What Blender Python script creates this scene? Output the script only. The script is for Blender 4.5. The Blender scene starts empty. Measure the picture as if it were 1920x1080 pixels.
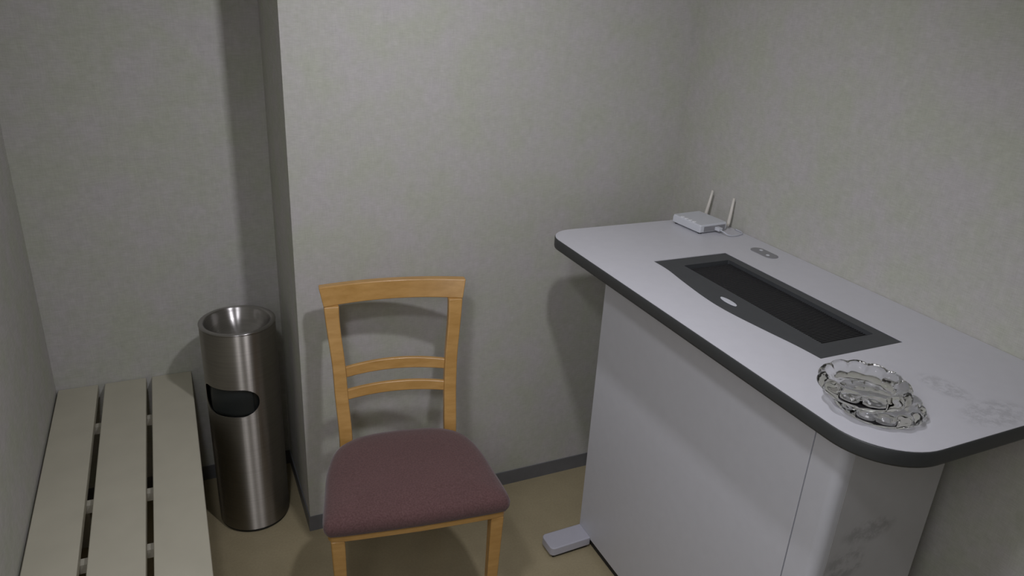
import bpy, bmesh, math
from mathutils import Vector, Matrix
C = bpy.context.scene
COL = C.collection

# ------------------------------------------------------------------ camera
cam_d = bpy.data.cameras.new('camera')
cam = bpy.data.objects.new('camera', cam_d)
COL.objects.link(cam)
cam_d.sensor_width = 36.0
cam_d.lens = 1387.8 * 36.0 / 1920.0
cam_d.clip_start = 0.02
rt = Vector((0.9099, -0.4114, 0.0527)); dn = Vector((-0.1128, -0.3677, -0.9231)); fw = Vector((0.3991, 0.8340, -0.3810))
fw.normalize(); rt = (rt - fw * rt.dot(fw)).normalized(); up = rt.cross(fw)
m = Matrix((rt, up, -fw)).transposed().to_4x4()
m.translation = Vector((-1.5007, -1.9419, 1.641))
cam.matrix_world = m
C.camera = cam

# ------------------------------------------------------------------ world, lights, exposure
w = bpy.data.worlds.new('world'); C.world = w; w.use_nodes = True
w.node_tree.nodes['Background'].inputs[0].default_value = (0.6, 0.63, 0.7, 1)
w.node_tree.nodes['Background'].inputs[1].default_value = 0.05
C.view_settings.view_transform = 'Standard'
C.view_settings.look = 'None'
C.view_settings.exposure = 0.0
C.view_settings.gamma = 1.0
C.view_settings.use_curve_mapping = False

def area_light(name, loc, target, sx, sy, power, color, spread=math.pi):
    d = bpy.data.lights.new(name, 'AREA'); d.shape = 'RECTANGLE'; d.size = sx; d.size_y = sy
    d.energy = power; d.color = color; d.spread = spread
    o = bpy.data.objects.new(name, d); COL.objects.link(o)
    o.location = loc
    o.rotation_euler = (Vector(target) - Vector(loc)).to_track_quat('-Z', 'Y').to_euler()
    return o
# two small hanging lamps plus an added soft fill by the left wall, no window there
LAMPS = ((-.95, -1.00, 2.00), (-1.60, -1.50, 2.10))
area_light('lamp_light', LAMPS[0], (-1.25, -.1, .9), 0.06, 0.06, 6.5, (0.93, 0.92, 1.0))
area_light('lamp_light', LAMPS[1], (-1.0, -.9, 0), 0.12, 0.12, 3.4, (0.92, 0.92, 1.0), 2.2)
area_light('side_fill_light', (-1.85, -1.9, 1.6), (-.6, -1.2, .6), 0.6, 0.8, 5.2, (0.96, 0.95, 1.0), 2.2)

# ------------------------------------------------------------------ helpers
def obj(name, bm, mat, parent=None, smooth=False, bevel=0.0, segs=2):
    me = bpy.data.meshes.new(name)
    bmesh.ops.recalc_face_normals(bm, faces=bm.faces)
    bm.to_mesh(me); bm.free()
    o = bpy.data.objects.new(name, me); COL.objects.link(o)
    if mat: me.materials.append(mat)
    if parent: o.parent = parent
    if smooth:
        for p in me.polygons: p.use_smooth = True
    if bevel > 0:
        b = o.modifiers.new('bevel', 'BEVEL'); b.width = bevel; b.segments = segs; b.limit_method = 'ANGLE'
        b.angle_limit = math.radians(40)
        b.harden_normals = True
        for p in me.polygons: p.use_smooth = True
    return o
def thing(name, label, cat, loc=(0, 0, 0), rotz=0.0, group=None):
    o = bpy.data.objects.new(name, None); COL.objects.link(o)
    o.location = loc; o.rotation_euler = (0, 0, rotz); o.empty_display_size = 0.05
    o['label'] = label; o['category'] = cat
    if group: o['group'] = group
    return o
def tag(o, label, cat, group=None):
    o['label'] = label; o['category'] = cat
    if group: o['group'] = group
    return o
def struct(name, bm, mat, parent=None, bevel=0.0):
    o = obj(name, bm, mat, parent, bevel=bevel)
    if not parent: o['kind'] = 'structure'
    return o
def box(x0, x1, y0, y1, z0, z1, bm=None):
    bm = bm or bmesh.new()
    r = bmesh.ops.create_cube(bm, size=1.0)
    for v in r['verts']:
        v.co = Vector(((x0 + x1) / 2 + v.co.x * (x1 - x0), (y0 + y1) / 2 + v.co.y * (y1 - y0), (z0 + z1) / 2 + v.co.z * (z1 - z0)))
    return bm
def prism(pts, z0, z1, bm=None):
    bm = bm or bmesh.new()
    a = [bm.verts.new((p[0], p[1], z0)) for p in pts]; b = [bm.verts.new((p[0], p[1], z1)) for p in pts]
    bm.faces.new(a[::-1]); bm.faces.new(b)
    n = len(pts)
    for i in range(n): bm.faces.new((a[i], a[(i + 1) % n], b[(i + 1) % n], b[i]))
    return bm
def sweep(secs, bm=None, cap=True):
    """join a list of equal-length closed rings of points"""
    bm = bm or bmesh.new()
    rings = [[bm.verts.new(p) for p in s] for s in secs]
    n = len(rings[0])
    for r0, r1 in zip(rings, rings[1:]):
        for i in range(n): bm.faces.new((r0[i], r0[(i + 1) % n], r1[(i + 1) % n], r1[i]))
    if cap:
        bm.faces.new(rings[0][::-1]); bm.faces.new(rings[-1])
    return bm
def lathe(prof, n=64, center=(0, 0), bm=None, fn=None):
    """prof: list of (r, z); r==0 ends become poles; fn(angle,r,z)->(r,z)"""
    bm = bm or bmesh.new(); rows = []
    for r, z in prof:
        if r <= 1e-6: rows.append([bm.verts.new((center[0], center[1], z))])
        else:
            row = []
            for i in range(n):
                a = 2 * math.pi * i / n; rr, zz = fn(a, r, z) if fn else (r, z)
                row.append(bm.verts.new((center[0] + rr * math.cos(a), center[1] + rr * math.sin(a), zz)))
            rows.append(row)
    for p, q in zip(rows, rows[1:]):
        for i in range(n):
            j = (i + 1) % n
            if len(p) == 1: bm.faces.new((p[0], q[j], q[i]))
            elif len(q) == 1: bm.faces.new((p[i], p[j], q[0]))
            else: bm.faces.new((p[i], p[j], q[j], q[i]))
    return bm
def tube(pts, r, n=10, bm=None):
    bm = bm or bmesh.new(); pts = [Vector(p) for p in pts]; rad = r if isinstance(r, (list, tuple)) else [r] * len(pts)
    secs = []
    for i, p in enumerate(pts):
        t = (pts[min(i + 1, len(pts) - 1)] - pts[max(i - 1, 0)]).normalized()
        s = Vector((0, 0, 1)) if abs(t.z) < .9 else Vector((1, 0, 0))
        a = t.cross(s).normalized(); b = t.cross(a).normalized()
        secs.append([p + (a * math.cos(2 * math.pi * k / n) + b * math.sin(2 * math.pi * k / n)) * rad[i] for k in range(n)])
    return sweep(secs, bm)
def rounded(x0, x1, y0, y1, rr, n=14):
    """rounded rectangle; rr = radii at (x1,y1),(x0,y1),(x0,y0),(x1,y0)"""
    out = []
    for (cx, cy, a0, r) in ((x1, y1, 0, rr[0]), (x0, y1, 90, rr[1]), (x0, y0, 180, rr[2]), (x1, y0, 270, rr[3])):
        sx = -1 if a0 in (0, 270) else 1; sy = -1 if a0 in (0, 90) else 1
        if r < 1e-4: out.append((cx, cy)); continue
        k = n
        for i in range(k + 1):
            a = math.radians(a0 + 90 * i / k)
            out.append((cx + sx * r + r * math.cos(a), cy + sy * r + r * math.sin(a)))
    return out
def crom(keys, n):
    """Catmull-Rom through keys (tuples)"""
    out = []; K = [Vector(k) for k in keys]
    for i in range(len(K) - 1):
        p0 = K[max(i - 1, 0)]; p1 = K[i]; p2 = K[i + 1]; p3 = K[min(i + 2, len(K) - 1)]
        for j in range(n):
            t = j / n
            out.append(0.5 * ((2 * p1) + (p2 - p0) * t + (2 * p0 - 5 * p1 + 4 * p2 - p3) * t * t + (-p0 + 3 * p1 - 3 * p2 + p3) * t ** 3))
    out.append(K[-1]); return out

# ------------------------------------------------------------------ materials
class NB:
    def __init__(s, name):
        s.m = bpy.data.materials.new(name); s.m.use_nodes = True; s.t = s.m.node_tree; s.b = s.t.nodes['Principled BSDF']
    def n(s, kind, **kw):
        x = s.t.nodes.new(kind)
        for k, v in kw.items():
            if k in x.inputs: x.inputs[k].default_value = v
            else: setattr(x, k, v)
        return x
    def l(s, a, b): s.t.links.new(a, b)
    def coord(s, scale=(1, 1, 1), kind='Object'):
        tc = s.n('ShaderNodeTexCoord'); mp = s.n('ShaderNodeMapping'); mp.inputs['Scale'].default_value = scale
        s.l(tc.outputs[kind], mp.inputs[0]); return mp.outputs[0]
    def ramp(s, fac, stops):
        r = s.n('ShaderNodeValToRGB'); e = r.color_ramp.elements
        while len(e) > len(stops): e.remove(e[-1])
        while len(e) < len(stops): e.new(0.5)
        for i, (p, c) in enumerate(stops): e[i].position = p; e[i].color = (*c, 1)
        s.l(fac, r.inputs[0]); return r.outputs[0]
    def mix(s, a, b, fac, mode='MIX'):
        x = s.n('ShaderNodeMix', data_type='RGBA', blend_type=mode)
        for sock, v in ((x.inputs[0], fac), (x.inputs[6], a), (x.inputs[7], b)):
            if hasattr(v, 'is_linked') or hasattr(v, 'links'): s.l(v, sock)
            else: sock.default_value = v if not isinstance(v, tuple) else (*v, 1)
        return x.outputs[2]
    def bump(s, h, strength=.2, dist=.001):
        x = s.n('ShaderNodeBump'); x.inputs['Strength'].default_value = strength; x.inputs['Distance'].default_value = dist
        s.l(h, x.inputs['Height']); s.l(x.outputs[0], s.b.inputs['Normal'])
def plain(name, col, rough=.5, metal=0., spec=.5, noise=0.0, nscale=30, bump=0.0):
    k = NB(name); k.b.inputs['Roughness'].default_value = rough; k.b.inputs['Metallic'].default_value = metal
    k.b.inputs['Specular IOR Level'].default_value = spec
    nz = k.n('ShaderNodeTexNoise', Scale=nscale, Detail=4.0); k.l(k.coord(), nz.inputs['Vector'])
    a = tuple(c * (1 - noise) for c in col); b = tuple(min(1, c * (1 + noise)) for c in col)
    k.l(k.ramp(nz.outputs[0], [(.3, a), (.7, b)]), k.b.inputs['Base Color'])
    if bump: k.bump(nz.outputs[0], bump)
    return k.m

def wallpaper(name, base=(0.50, 0.485, 0.445)):
    k = NB(name); k.b.inputs['Roughness'].default_value = .85; k.b.inputs['Specular IOR Level'].default_value = .25
    co = k.coord()
    big = k.n('ShaderNodeTexNoise', Scale=9.0, Detail=5.0, Roughness=.6); k.l(co, big.inputs['Vector'])
    mid = k.n('ShaderNodeTexNoise', Scale=45.0, Detail=4.0, Roughness=.65); k.l(co, mid.inputs['Vector'])
    # woven threads: noise stretched horizontally and vertically
    h = k.n('ShaderNodeTexNoise', Scale=1.0, Detail=3.0); k.l(k.coord((45, 45, 520)), h.inputs['Vector'])
    v = k.n('ShaderNodeTexNoise', Scale=1.0, Detail=3.0); k.l(k.coord((420, 420, 30)), v.inputs['Vector'])
    b = base
    c1 = k.ramp(big.outputs[0], [(.36, (b[0] * .965, b[1] * .995, b[2] * .93)), (.64, (b[0] * 1.025, b[1] * .995, b[2] * 1.07))])
    c2 = k.mix(c1, k.ramp(mid.outputs[0], [(.3, (.88, .89, .87)), (.7, (1.08, 1.07, 1.08))]), .55, 'MULTIPLY')
    c3 = k.mix(c2, k.ramp(h.outputs[0], [(.3, (.86, .86, .84)), (.7, (1.08, 1.08, 1.1))]), .55, 'MULTIPLY')
    c4 = k.mix(c3, k.ramp(v.outputs[0], [(.3, (.90, .90, .90)), (.7, (1.05, 1.05, 1.05))]), .45, 'MULTIPLY')
    k.l(c4, k.b.inputs['Base Color'])
    ad = k.n('ShaderNodeMath', operation='ADD'); k.l(h.outputs[0], ad.inputs[0]); k.l(v.outputs[0], ad.inputs[1])
    k.bump(ad.outputs[0], .25, .0012)
    return k.m
M_wall = wallpaper('wallpaper', (.532, .529, .480))

def floor_mat():
    k = NB('vinyl_floor'); k.b.inputs['Roughness'].default_value = .38
    nz = k.n('ShaderNodeTexNoise', Scale=9.0, Detail=6.0); k.l(k.coord(), nz.inputs['Vector'])
    f = k.n('ShaderNodeTexNoise', Scale=160.0, Detail=2.0); k.l(k.coord(), f.inputs['Vector'])
    c = k.ramp(nz.outputs[0], [(.35, (.37, .315, .195)), (.65, (.405, .345, .215))])
    c = k.mix(c, k.ramp(f.outputs[0], [(.35, (.92, .92, .92)), (.65, (1.05, 1.05, 1.05))]), .6, 'MULTIPLY')
    k.l(c, k.b.inputs['Base Color']); k.bump(nz.outputs[0], .05)
    return k.m
M_floor = floor_mat()
M_ceiling = plain('ceiling_board', (.62, .61, .58), .9, noise=.04, nscale=120, bump=.2)
M_base = plain('vinyl_skirting', (.155, .158, .165), .5, noise=.06)
M_dark = plain('dark_plinth', (.02, .02, .02), .7)

def wood_mat():
    k = NB('beech_wood'); k.b.inputs['Roughness'].default_value = .34
    k.b.inputs['Coat Weight'].default_value = .35; k.b.inputs['Coat Roughness'].default_value = .18
    nz = k.n('ShaderNodeTexNoise', Scale=1.0, Detail=5.0, Roughness=.6); k.l(k.coord((14, 60, 60)), nz.inputs['Vector'])
    n2 = k.n('ShaderNodeTexNoise', Scale=6.0, Detail=2.0); k.l(k.coord(), n2.inputs['Vector'])
    c = k.ramp(nz.outputs[0], [(.3, (.47, .258, .070)), (.7, (.60, .350, .118))])
    c = k.mix(c, k.ramp(n2.outputs[0], [(.3, (.92, .9, .88)), (.7, (1.05, 1.05, 1.05))]), .6, 'MULTIPLY')
    k.l(c, k.b.inputs['Base Color']); k.bump(nz.outputs[0], .04)
    return k.m
M_wood = wood_mat()
def cloth_mat():
    k = NB('maroon_fabric'); k.b.inputs['Roughness'].default_value = .95; k.b.inputs['Specular IOR Level'].default_value = .15
    k.b.inputs['Sheen Weight'].default_value = .25; k.b.inputs['Sheen Roughness'].default_value = .5
    nz = k.n('ShaderNodeTexNoise', Scale=260.0, Detail=3.0); k.l(k.coord(), nz.inputs['Vector'])
    b = k.n('ShaderNodeTexNoise', Scale=10.0, Detail=3.0); k.l(k.coord(), b.inputs['Vector'])
    c = k.ramp(nz.outputs[0], [(.3, (.106, .056, .054)), (.7, (.156, .087, .084))])
    c = k.mix(c, k.ramp(b.outputs[0], [(.3, (.94, .94, .94)), (.7, (1.05, 1.03, 1.03))]), .7, 'MULTIPLY')
    k.l(c, k.b.inputs['Base Color']); k.bump(nz.outputs[0], .5, .0008)
    return k.m
M_cloth = cloth_mat()
AROT = 0.25
def steel_mat(name, rough=.28, base=(.52, .50, .47), aniso=.6):
    k = NB(name); k.b.inputs['Metallic'].default_value = 1.0; k.b.inputs['Roughness'].default_value = rough
    if aniso:
        k.b.inputs['Anisotropic'].default_value = aniso
        tg = k.n('ShaderNodeTangent', direction_type='RADIAL', axis='Z'); k.l(tg.outputs[0], k.b.inputs['Tangent'])
        k.b.inputs['Anisotropic Rotation'].default_value = AROT
    nz = k.n('ShaderNodeTexNoise', Scale=1.0, Detail=4.0); k.l(k.coord((6, 6, 700)), nz.inputs['Vector'])
    k.l(k.ramp(nz.outputs[0], [(.3, tuple(c * .9 for c in base)), (.7, tuple(c * 1.08 for c in base))]), k.b.inputs['Base Color'])
    k.bump(nz.outputs[0], .08, .0004)
    return k.m
M_steel = steel_mat('brushed_steel', .46, (.42, .395, .355), 1.0)
M_bowl = steel_mat('polished_steel', .32, (.44, .425, .41), 0.9)
M_black = plain('black_plastic', (.010, .012, .012), .45)
M_flap = plain('flap_plastic', (.016, .020, .020), .5)
M_bench = plain('cream_plastic', (.50, .475, .375), .5, noise=.035, nscale=12)
M_benchbar = plain('cream_rail', (.40, .38, .31), .55, noise=.04)
M_edge = plain('charcoal_edging', (.040, .043, .043), .5, noise=.05)

def blotched(name, base, blobs, rough=.4, dark=.72, fscale=60, noise=.015):
    """laminate with grainy darker patches; blobs = (x,y,z, rx,ry,rz) in object space"""
    k = NB(name); k.b.inputs['Roughness'].default_value = rough
    tc = k.n('ShaderNodeTexCoord')
    nz = k.n('ShaderNodeTexNoise', Scale=float(fscale), Detail=4.0, Roughness=.7); k.l(tc.outputs['Object'], nz.inputs['Vector'])
    fine = k.n('ShaderNodeTexNoise', Scale=35.0, Detail=3.0); k.l(tc.outputs['Object'], fine.inputs['Vector'])
    total = None
    for (x, y, z, rx, ry, rz) in blobs:
        mp = k.n('ShaderNodeMapping', vector_type='POINT'); mp.inputs['Location'].default_value = (-x / rx, -y / ry, -z / rz)
        mp.inputs['Scale'].default_value = (1 / rx, 1 / ry, 1 / rz); k.l(tc.outputs['Object'], mp.inputs[0])
        ln = k.n('ShaderNodeVectorMath', operation='LENGTH'); k.l(mp.outputs[0], ln.inputs[0])
        mr = k.n('ShaderNodeMapRange', interpolation_type='SMOOTHSTEP'); k.l(ln.outputs['Value'], mr.inputs[0])
        mr.inputs[1].default_value = .55; mr.inputs[2].default_value = 1.05; mr.inputs[3].default_value = 1; mr.inputs[4].default_value = 0
        if total is None: total = mr.outputs[0]
        else:
            mx = k.n('ShaderNodeMath', operation='MAXIMUM'); k.l(total, mx.inputs[0]); k.l(mr.outputs[0], mx.inputs[1]); total = mx.outputs[0]
    c = k.ramp(fine.outputs[0], [(.3, tuple(v * (1 - noise) for v in base)), (.7, tuple(v * (1 + noise) for v in base))])
    if total is not None:
        pr = k.n('ShaderNodeMapRange'); k.l(nz.outputs[0], pr.inputs[0]); pr.inputs[1].default_value = .42; pr.inputs[2].default_value = .58
        mu = k.n('ShaderNodeMath', operation='MULTIPLY'); k.l(total, mu.inputs[0]); k.l(pr.outputs[0], mu.inputs[1])
        c = k.mix(c, tuple(v * dark for v in base), mu.outputs[0])
    k.l(c, k.b.inputs['Base Color'])
    return k.m
LAM = (.66, .66, .70)
M_top = blotched('white_laminate_top', LAM, [(-.262, -1.205, 1.0, .035, .060, .05), (-.26, -1.300, 1.0, .085, .045, .05)], .34, .80)
M_cab = blotched('white_laminate_front', (.62, .63, .67), [], .42)
M_cabend = blotched('white_laminate_end', (.50, .50, .51), [(-.30, -1.17, .655, .085, .05, .035), (-.345, -1.17, .58, .07, .05, .05)], .42, .72, 30)
M_frame = plain('charcoal_frame', (.058, .062, .066), .5, noise=.05)
M_grille = plain('black_intake', (.028, .028, .030), .6)
M_white = plain('white_plastic', (.66, .68, .72), .4, noise=.01)
M_white2 = plain('greyer_white_plastic', (.58, .60, .65), .42, noise=.01)  # slightly greyer white, used for the cable
M_greyp = plain('grey_plastic', (.27, .27, .285), .4)
M_foot = plain('painted_steel_foot', (.50, .50, .56), .4, noise=.02)
M_ant = plain('antenna_plastic', (.74, .71, .64), .45)
M_lens = plain('clear_white_lens', (.92, .93, .95), .25)
def glass_mat():
    k = NB('clear_glass'); b = k.b
    b.inputs['Base Color'].default_value = (.985, .99, .985, 1); b.inputs['Roughness'].default_value = .015
    vo = k.n('ShaderNodeTexVoronoi', Scale=75.0, feature='SMOOTH_F1'); k.l(k.coord(), vo.inputs['Vector']); k.bump(vo.outputs['Distance'], .25, .002)
    b.inputs['Transmission Weight'].default_value = 1.0; b.inputs['IOR'].default_value = 1.36
    return k.m
M_glass = glass_mat()
def lamp_mat():
    k = NB('lamp_diffuser'); k.b.inputs['Emission Color'].default_value = (.9, .93, 1, 1); k.b.inputs['Emission Strength'].default_value = 3
    return k.m

# ------------------------------------------------------------------ room shell
ZC = 2.42; YF = -3.0; XL = -1.898; XC = -1.23; YA = .384
struct('floor', box(XL - .1, .1, YF - .1, .6, -.08, 0), M_floor)
struct('ceiling', box(XL - .1, .1, YF - .1, .6, ZC, ZC + .08), M_ceiling)
struct('wall_left', box(XL - .1, XL, YF - .1, .6, 0, ZC), M_wall)
struct('wall_right', box(0, .1, YF - .1, .6, 0, ZC), M_wall)
struct('wall_back', box(XC, 0, 0, YA + .1, 0, ZC), M_wall)
struct('wall_alcove', box(XL, XC, YA, YA + .1, 0, ZC), M_wall)
struct('wall_front', box(XL, 0, YF - .1, YF, 0, ZC), M_wall)
BH = .054; BT = .004
struct('baseboard_back', box(XC - BT, -BT, -BT, 0, 0, BH), M_base)
struct('baseboard_column', box(XC - BT, XC, 0, YA - BT, 0, BH), M_base)
struct('baseboard_alcove', box(XL + BT, XC, YA - BT, YA, 0, BH), M_base)
struct('baseboard_right', box(-BT, 0, YF, 0, 0, BH), M_base)
struct('baseboard_left', box(XL, XL + BT, YF, YA, 0, BH), M_base)

# ------------------------------------------------------------------ smoke cleaning table
t = thing('air_cleaning_table', 'tall white smoking table with charcoal edge and black intake standing against right wall', 'table', (0, 0, 0))
TX0, TX1, TY0, TY1 = -.565, -.0015, -1.344, -.188
ZT = 1.0
SX0, SX1, SY0, SY1 = -.402, -.171, -1.043, -.481
outline = rounded(TX0, TX1, TY0, TY1, (.02, .075, .115, .03))
# intake opening outline: straight back and ends, softly bulging front
front = crom([(-.404, SY1), (-.405, -.545), (-.416, -.62), (-.428, -.72), (-.429, -.80), (-.417, -.90), (-.405, -.98), (-.400, SY0)], 5)
intake = [(SX1, SY1)] + [(p[0], p[1]) for p in [Vector((q[0], q[1], 0)) for q in [tuple(v) for v in front]]] + [(SX1, SY0)]
def slab_with_hole(outer, inner, z0, z1):
    bm = bmesh.new()
    for z in (z0, z1):
        es = []
        for loop in (outer, inner):
            vs = [bm.verts.new((p[0], p[1], z)) for p in loop]
            es += [bm.edges.new((vs[i], vs[(i + 1) % len(vs)])) for i in range(len(vs))]
        bmesh.ops.triangle_fill(bm, use_beauty=True, use_dissolve=False, edges=es)
    for loop in (outer, inner):
        n = len(loop)
        for i in range(n):
            a, b = loop[i], loop[(i + 1) % n]
            bm.faces.new([bm.verts.new((a[0], a[1], z0)), bm.verts.new((b[0], b[1], z0)), bm.verts.new((b[0], b[1], z1)), bm.verts.new((a[0], a[1], z1))])
    bmesh.ops.remove_doubles(bm, verts=bm.verts, dist=1e-5)
    return bm
ttop = obj('tabletop', slab_with_hole(outline, intake, ZT - .027, ZT), M_top, t)
# rubber edge band: a ring round the outline
def offset(loop, d):
    out = []; n = len(loop)
    for i in range(n):
        p0 = Vector(loop[i - 1]); p1 = Vector(loop[i]); p2 = Vector(loop[(i + 1) % n])
        a = (p1 - p0); b = (p2 - p1)
        na = Vector((a.y, -a.x)).normalized() if a.length > 1e-7 else Vector((0, 0)); nb = Vector((b.y, -b.x)).normalized() if b.length > 1e-7 else na
        nn = (na + nb).normalized(); k = d / max(.5, nn.dot(na) if na.length else 1)
        out.append((p1.x + nn.x * k, p1.y + nn.y * k))
    return out
prof = [(0, -.0295), (.0010, -.0295), (.0018, -.026), (.0020, -.014), (.0018, -.003), (.0006, -.0008), (0, -.001)]
bm = bmesh.new(); rings = []
for d, z in prof:
    rings.append([bm.verts.new((min(p[0], -.0004), p[1], ZT + z)) for p in offset(outline, d)])
n = len(outline)
for a, b in zip(rings, rings[1:] + rings[:1]):
    for i in range(n): bm.faces.new((a[i], a[(i + 1) % n], b[(i + 1) % n], b[i]))
obj('edge_band', bm, M_edge, t, smooth=True)
# intake frame: recessed charcoal tray with a lower black grille
inner = rounded(-.343, -.198, -.992, -.528, (.004,) * 4, 3)
fr = obj('intake_frame', slab_with_hole([(p[0], p[1]) for p in offset(intake, -.0006)], inner, ZT - .018, ZT - .0015), M_frame, t)
bm = box(-.3425, -.1985, -.9915, -.5285, ZT - .0185, ZT - .0160)
obj('filter_bed', bm, M_grille, fr)
bm = bmesh.new()
for i in range(76):
    y = -.991 + i * .00605
    box(-.343, -.198, y, y + .0030, ZT - .0135, ZT - .0105, bm)
for i in range(12):
    x = -.342 + i * .0128
    box(x, x + .0015, -.992, -.528, ZT - .0150, ZT - .0132, bm)
obj('intake_grille', bm, M_grille, fr)
b = obj('power_button', prism([(-.389 + .0080 * math.cos(a) * 1.0, -.757 + .027 * math.sin(a)) for a in [i * math.pi / 16 for i in range(32)]], ZT - .0014, ZT + .001), M_white, fr, bevel=.001)
b['label'] = 'light oval button'
pad = rounded(-.088, -.048, -.560, -.472, (.0195,) * 4, 8)
cp = obj('control_pad', prism(pad, ZT - .0005, ZT + .0015), M_greyp, t, bevel=.0007)
cp['label'] = 'grey oval control pad'
for (x, y) in ((-.062, -.497), (-.073, -.535)):
    obj('indicator', lathe([(0, ZT + .0035), (.004, ZT + .0028), (.0055, ZT + .0014)], 16, (x, y)), M_white, cp, smooth=True)
# cabinet under the top
CX0, CX1, CY0, CY1 = -.433, -.120, -1.17, -.316
cz0, cz1 = .030, ZT - .0275
seam = -1.098
obj('front_panel', box(CX0, CX0 + .018, seam + .0015, CY1, cz0, cz1), M_cab, t, bevel=.0012)
# corner post with a rounded outer corner
arc = []
R_ = .020
for i in range(9):
    a = math.radians(180 + 90 * i / 8); arc.append((CX0 + R_ + R_ * math.cos(a), CY0 + R_ + R_ * math.sin(a)))
post = [(CX0, seam - .0015)] + arc + [(CX0 + .03, CY0), (CX0 + .03, CY0 + .018), (CX0 + .018, CY0 + .03), (CX0 + .018, seam - .0015)]
obj('corner_post', prism(post, cz0, cz1), M_cab, t, bevel=.0008)
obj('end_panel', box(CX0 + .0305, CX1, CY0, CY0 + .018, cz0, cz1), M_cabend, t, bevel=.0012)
obj('back_panel', box(CX1 - .018, CX1, CY0 + .0185, CY1, cz0, cz1), M_cab, t)
obj('far_panel', box(CX0 + .0185, CX1 - .0185, CY1 - .018, CY1, cz0, cz1), M_cab, t)
obj('plinth', box(CX0 + .010, CX1 - .01, CY0 + .010, CY1 - .012, 0, cz0), M_dark, t)
ft = [(-.432, -.317), (-.432, -.387)] + [(p[0], p[1]) for p in [(-.560, -.392), (-.568, -.389), (-.573, -.381), (-.574, -.335), (-.571, -.325), (-.563, -.320)]]
obj('foot', prism(ft, .010, .040), M_foot, t, bevel=.004)
obj('foot_pad', prism([(-.44, -.323), (-.44, -.381), (-.563, -.384), (-.563, -.326)], 0, .010), M_dark, t)

# ------------------------------------------------------------------ router
RZ = math.radians(4)
r = thing('wireless_router', 'small white wireless router with two antennas on far corner of the table', 'router', (-.098, -.268, ZT), RZ)
# body: x towards right wall is the antenna side
pl = rounded(-.050, .052, -.060, .060, (.004,) * 4, 4)
obj('body', sweep([[(p[0] * s, p[1] * s, z) for p in pl] for s, z in ((.97, .004), (1, .007), (1, .024), (.975, .0275))]), M_white, r)
obj('front_face', box(-.0522, -.0495, -.057, .057, .006, .0235), M_white, r, bevel=.001)
for i in range(4):
    y = -.030 + i * .017
    obj('indicator_light', box(-.0492, -.040, y, y + .007, .0268, .0295), M_lens, r, bevel=.0006)
for (x, y) in ((-.04, -.05), (.04, -.05), (-.04, .05), (.04, .05)):
    obj('rubber_foot', lathe([(0, 0), (.006, 0), (.006, .0045), (0, .0045)], 14, (x, y)), M_black, r)
obj('port_panel', box(-.035, .045, -.0612, -.0585, .007, .0215), M_greyp, r)
for (y, lean) in ((.052, -.010), (-.046, -.002)):
    h = obj('antenna_hinge', tube([(.050, y, .014), (.071, y, .014)], [.0045, .0050], 12), M_ant, r, smooth=True)
    pts = [(.070, y, .010), (.072, y + lean * .15, .022), (.074, y + lean * .4, .045), (.076, y + lean, .094)]
    obj('antenna', tube(pts, [.0055, .0055, .0048, .0032], 12), M_ant, r, smooth=True)
# network plug and its cable running towards the wall
obj('network_plug', box(.006, .020, -.078, -.0600, .008, .018), M_white, r, bevel=.001)
cb = crom([(-.0825, -.3455, 1.0130), (-.080, -.362, 1.0105), (-.070, -.372, 1.0045), (-.045, -.374, 1.0026), (-.018, -.366, 1.0026), (-.008, -.352, 1.0026), (-.007, -.325, 1.0026)], 5)
tag(obj('network_cable', tube([tuple(p) for p in cb], .0022, 8), M_white2, smooth=True), 'short white network cable plugged into the router side', 'cable')

# ------------------------------------------------------------------ glass ashtrays
def ashtray_bm(R, H, lobes, seed=0.0, rows=2):
    """pressed glass dish: rows of round beads round the outside, scalloped rim, smooth bowl"""
    N = lobes * 14
    def fn(a, r_, z):
        u = r_ / R
        if u > .70:
            row = min(rows - 1, int(z / H * rows)); fz = (z / H * rows) - row
            ph = a * lobes / 2 + seed + row * math.pi / 2
            bead = abs(math.cos(ph)) ** .7 * math.sin(math.pi * min(max(fz, 0), 1)) ** .6
            return (r_ * (1 - .085 + .085 * bead if u > .86 else 1 - .02 + .02 * bead), z + (.0035 * (abs(math.cos(a * lobes / 2 + seed)) - .6) if z > H * .8 else 0))
        return (r_, z)
    prof = [(0, .002), (R * .50, .002), (R * .70, 0)]
    for i in range(13): prof.append((R * (.90 + .10 * math.sin(math.pi * (.15 + .75 * i / 12))), H * i / 12))
    prof += [(R * .86, H * 1.01), (R * .78, H * .96), (R * .70, H * .80), (R * .63, H * .58), (R * .54, H * .40), (R * .30, H * .34), (0, H * .34)]
    return lathe(prof, N, fn=fn)
ga = obj('glass_ashtray', ashtray_bm(.0750, .0245, 14, rows=1), M_glass, smooth=True)
ga.location = (-.449, -1.2166, ZT + .0005)
tag(ga, 'clear scalloped glass ashtray lying directly on the white tabletop, beneath another', 'ashtray')
gb = obj('glass_ashtray', ashtray_bm(.0775, .0265, 12, .6, rows=1), M_glass, smooth=True)
gb.location = (-.4705, -1.1985, ZT + .0270)
tag(gb, 'clear beaded glass ashtray stacked on top of the other ashtray', 'ashtray')

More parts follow.
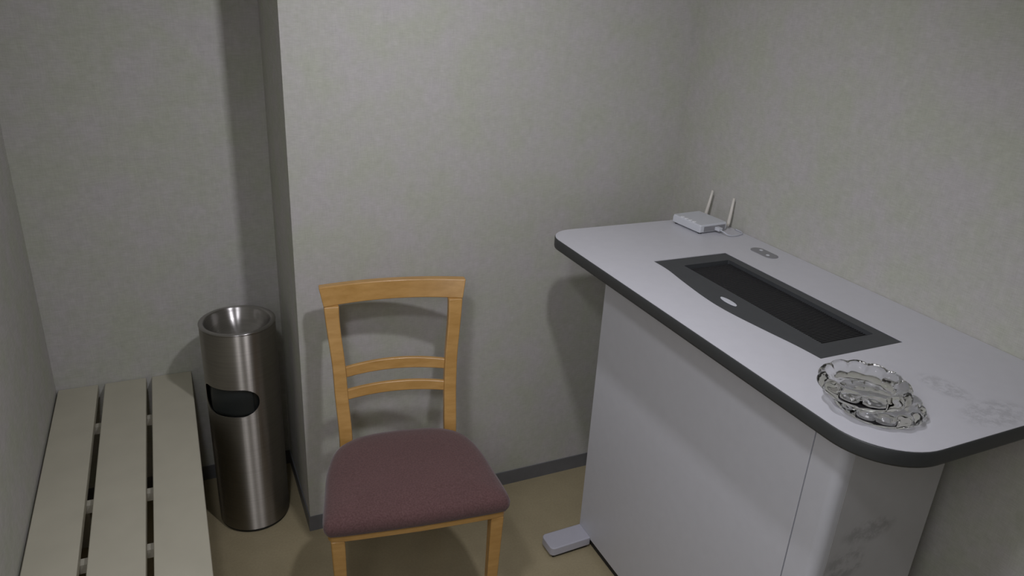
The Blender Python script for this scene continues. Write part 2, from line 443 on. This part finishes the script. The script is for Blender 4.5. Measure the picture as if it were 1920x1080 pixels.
# ------------------------------------------------------------------ steel ash bin
CR, CH = .106, .685
can = thing('ash_bin', 'tall brushed steel cylindrical ash bin with black side opening by the column', 'bin', (-1.379, .156, 0))
def boolean_cut(o, cutter):
    md = o.modifiers.new('cut', 'BOOLEAN'); md.operation = 'DIFFERENCE'; md.solver = 'EXACT'; md.object = cutter
    dg = bpy.context.evaluated_depsgraph_get()
    me = bpy.data.meshes.new_from_object(o.evaluated_get(dg))
    o.modifiers.clear(); o.data = me
    bpy.data.objects.remove(cutter)
shell = lathe([(CR, .012), (CR, CH - .003), (CR - .0015, CH), (CR - .004, CH - .001), (CR - .004, .012), (CR, .012)][:5] , 96)
# close the shell bottom ring
bm = shell; bm.verts.ensure_lookup_table()
be = [e for e in bm.edges if e.is_boundary]; bmesh.ops.bridge_loops(bm, edges=be)
body = obj('cylinder_body', bm, M_steel, can)
AO = math.radians(-121)           # direction the opening faces
zc = .468
op = rounded(-.081, .081, -.046, .046, (.042, .018, .044, .044), 10)
# opening is mirrored so its sharper corner sits on the viewer's left
cm = bmesh.new()
ex = Vector((-math.sin(AO), math.cos(AO), 0)); en = Vector((math.cos(AO), math.sin(AO), 0))
def on_face(u, v, d): return ex * u + en * d + Vector((0, 0, zc + v))
sweep([[on_face(p[0], p[1], .035) for p in op], [on_face(p[0], p[1], .16) for p in op]], cm)
cutter = obj('cutter', cm, None, can)
boolean_cut(body, cutter)
body.data.materials.clear(); body.data.materials.append(M_steel)
for p in body.data.polygons: p.use_smooth = abs(p.normal.z) < .5
body.data.set_sharp_from_angle(angle=math.radians(35))
obj('inner_liner', lathe([(CR - .010, .03), (CR - .010, CH - .07)], 64), M_black, can, smooth=True)
# flap hanging inside the opening, curved like the shell
bm = bmesh.new(); rows = []
for j in range(9):
    v = -.046 + .092 * j / 8; row = []
    for i in range(25):
        a = math.radians(-46 + 80 * i / 24) ; rad = CR - .0055 - .006 * max(0, (j - 5) / 3)
        row.append(bm.verts.new((rad * math.cos(AO + a + math.radians(8)), rad * math.sin(AO + a + math.radians(8)), zc + v)))
    rows.append(row)
for a, b in zip(rows, rows[1:]):
    for i in range(24): bm.faces.new((a[i], a[i + 1], b[i + 1], b[i]))
fl = obj('flap', bm, M_flap, can, smooth=True); fl['label'] = 'black swing flap'
sd = fl.modifiers.new('thick', 'SOLIDIFY'); sd.thickness = .002
bowl = [(CR - .0045, CH + .0005), (CR + .0005, CH + .0015), (CR + .001, CH + .004), (CR - .003, CH + .006), (CR - .010, CH + .0055), (CR - .014, CH + .002), (CR - .020, CH - .010), (CR - .032, CH - .028),
        (CR - .052, CH - .043), (CR - .08, CH - .050), (0, CH - .052)]
obj('ash_bowl', lathe([tuple(v)[:2] for v in crom([(p[0], p[1], 0) for p in bowl], 4)][:-1] + [(0, CH - .052)], 96), M_bowl, can, smooth=True)
obj('base_ring', lathe([(0, 0), (CR - .006, 0), (CR - .003, .003), (CR - .003, .013), (CR - .008, .013)], 96), M_black, can, smooth=False)

# ------------------------------------------------------------------ chair
ch = thing('dining_chair', 'light beech wooden chair with maroon fabric seat against the back wall', 'chair', (-.974, -.078, 0), math.atan2(-.137, .9905))
def rectsec(cx, cy, z, wx, wy): return [(cx - wx / 2, cy - wy / 2, z), (cx + wx / 2, cy - wy / 2, z), (cx + wx / 2, cy + wy / 2, z), (cx - wx / 2, cy + wy / 2, z)]
# back posts: z, outer x, y, width
keys = [(0, .160, .088, .026), (.12, .161, .020, .029), (.27, .163, -.066, .032), (.40, .165, -.124, .035), (.47, .166, -.122, .036), (.56, .171, -.088, .036), (.64, .176, -.060, .036), (.72, .186, -.032, .037), (.765, .1915, -.016, .039), (.7965, .1945, -.006, .042)]
for s in (-1, 1):
    kk = []
    for i in range(len(keys) - 1):
        K = crom([k_[:3] for k_ in keys], 4); break
    Wd = [];
    for i in range(len(keys) - 1):
        for j in range(4): Wd.append(keys[i][3] + (keys[i + 1][3] - keys[i][3]) * j / 4)
    Wd.append(keys[-1][3])
    secs = []
    for p, wd in zip(K, Wd):
        z, xo, y = p
        secs.append(rectsec(s * (xo - wd / 2), y, z, wd, .024))
    obj('back_post', sweep(secs), M_wood, ch, bevel=.004)
def bowed(name, xh, z0, z1, yend, bow, th, topcurve=0.0, rakes=0.0, n=20, flare=0.0):
    secs = []
    for i in range(n + 1):
        u = -1 + 2 * i / n; x = u * xh; xt = u * (xh + flare); y = yend + bow * (1 - u * u); tc = topcurve * (1 - u * u)
        secs.append([(x, y - th / 2 - rakes / 2, z0 + tc * .5), (x, y + th / 2 - rakes / 2, z0 + tc * .5), (xt, y + th / 2 + rakes / 2, z1 + tc), (xt, y - th / 2 + rakes / 2, z1 + tc)])
    return obj(name, sweep(secs), M_wood, ch, bevel=.003)
bowed('top_rail', .1945, .7965, .850, -.001, .036, .024, -.004, .014, flare=.0105)
bowed('back_slat', .146, .602, .630, -.064, .026, .012, .004, .008)
bowed('back_slat', .142, .545, .572, -.088, .024, .012, .002, .008)
# seat: frame + upholstered pad
def seat_outline(g=0.0):
    pts = crom([(0, -.125, 0), (-.085, -.131, 0), (-.140, -.150, 0), (-.180, -.190, 0), (-.205, -.270, 0), (-.217, -.370, 0), (-.226, -.455, 0), (-.222, -.482, 0), (-.200, -.490, 0), (-.10, -.494, 0), (0, -.496, 0)], 5)
    L_ = [(p.x, p.y) for p in pts]
    full = L_ + [(-x, y) for x, y in L_[-2:0:-1]]
    cx, cy = 0, -.32
    return [(cx + (x - cx) * (1 - g / .2), cy + (y - cy) * (1 - g / .18)) for x, y in full]
secs = []
for g, z in ((.010, .408), (.002, .412), (-.002, .422), (-.003, .434), (.001, .446), (.010, .455), (.028, .461), (.060, .466), (.100, .469), (.150, .470)):
    secs.append([(x, y, z) for x, y in seat_outline(g)])
obj('seat_pad', sweep(secs), M_cloth, ch, smooth=True)
obj('seat_frame', prism(seat_outline(.006), .392, .409), M_wood, ch, bevel=.002)
for s in (-1, 1):
    obj('front_leg', sweep([rectsec(s * .190, -.462, 0, .026, .026), rectsec(s * .193, -.464, .2, .029, .030), rectsec(s * .197, -.466, .393, .034, .036)]), M_wood, ch, bevel=.004)
    obj('side_rail', sweep([[(s * .190, -.455, .355), (s * .210, -.455, .355), (s * .210, -.455, .393), (s * .190, -.455, .393)], [(s * .150, -.140, .355), (s * .168, -.140, .355), (s * .168, -.140, .393), (s * .150, -.140, .393)]]), M_wood, ch)
obj('front_rail', box(-.170, .170, -.440, -.424, .372, .392), M_wood, ch)
obj('rear_rail', box(-.135, .135, -.150, -.132, .350, .393), M_wood, ch)

# set the chair a little forward of the wall; lower parts lean a few millimetres to the left as the real one does
for c in ch.children:
    for v in c.data.vertices:
        z = v.co.z
        v.co.x += -.008 * min(1.0, max(0.0, (.80 - z) / .25))
        v.co *= .967
        v.co.z = v.co.z + .0542 if z > .01 else 0.0
ch.location = (-.9914, -.1395, 0)

# ------------------------------------------------------------------ slatted bench
bn = thing('slatted_bench', 'cream slatted bench with three long boards beside the left wall', 'bench', (0, 0, 0))
ZB = .427; YB0, YB1 = -1.25, YA - .001
for (x0, x1) in ((-1.893, -1.7845), (-1.7670, -1.6510), (-1.6355, -1.5195)):
    obj('slat', box(x0, x1, YB0, YB1, ZB - .022, ZB), M_bench, bn, bevel=.003)
for y in (.175, -.190, -.405, -.77, -1.13):
    obj('cross_bar', box(-1.885, -1.527, y - .011, y + .011, ZB - .045, ZB - .0222), M_benchbar, bn)
for y in (.175, -1.13):
    for x in (-1.862, -1.552):
        obj('leg', box(x - .018, x + .018, y - .018, y + .018, 0, ZB - .0452), M_benchbar, bn, bevel=.003)

# ------------------------------------------------------------------ ceiling lamp above the frame
dfm = lamp_mat()
for (lx, ly, lz), where in zip(LAMPS, ('nearer the back wall', 'nearer the left wall')):
    lt = thing('hanging_lamp', 'small white lamp hanging from the ceiling ' + where, 'lamp', (lx, ly, lz + .01))
    obj('lamp_shade', lathe([(.018, .075), (.035, .070), (.060, .030), (.068, .012), (.066, .011), (.058, .028), (.033, .066), (.018, .071)], 32), M_white, lt, smooth=True)
    obj('bulb', lathe([(0, .030), (.012, .030), (.018, .045), (.012, .062), (0, .066)], 20), dfm, lt, smooth=True)
    obj('cord', tube([(0, 0, .070), (0, 0, ZC - lz - .01)], .003, 8), M_black, lt)
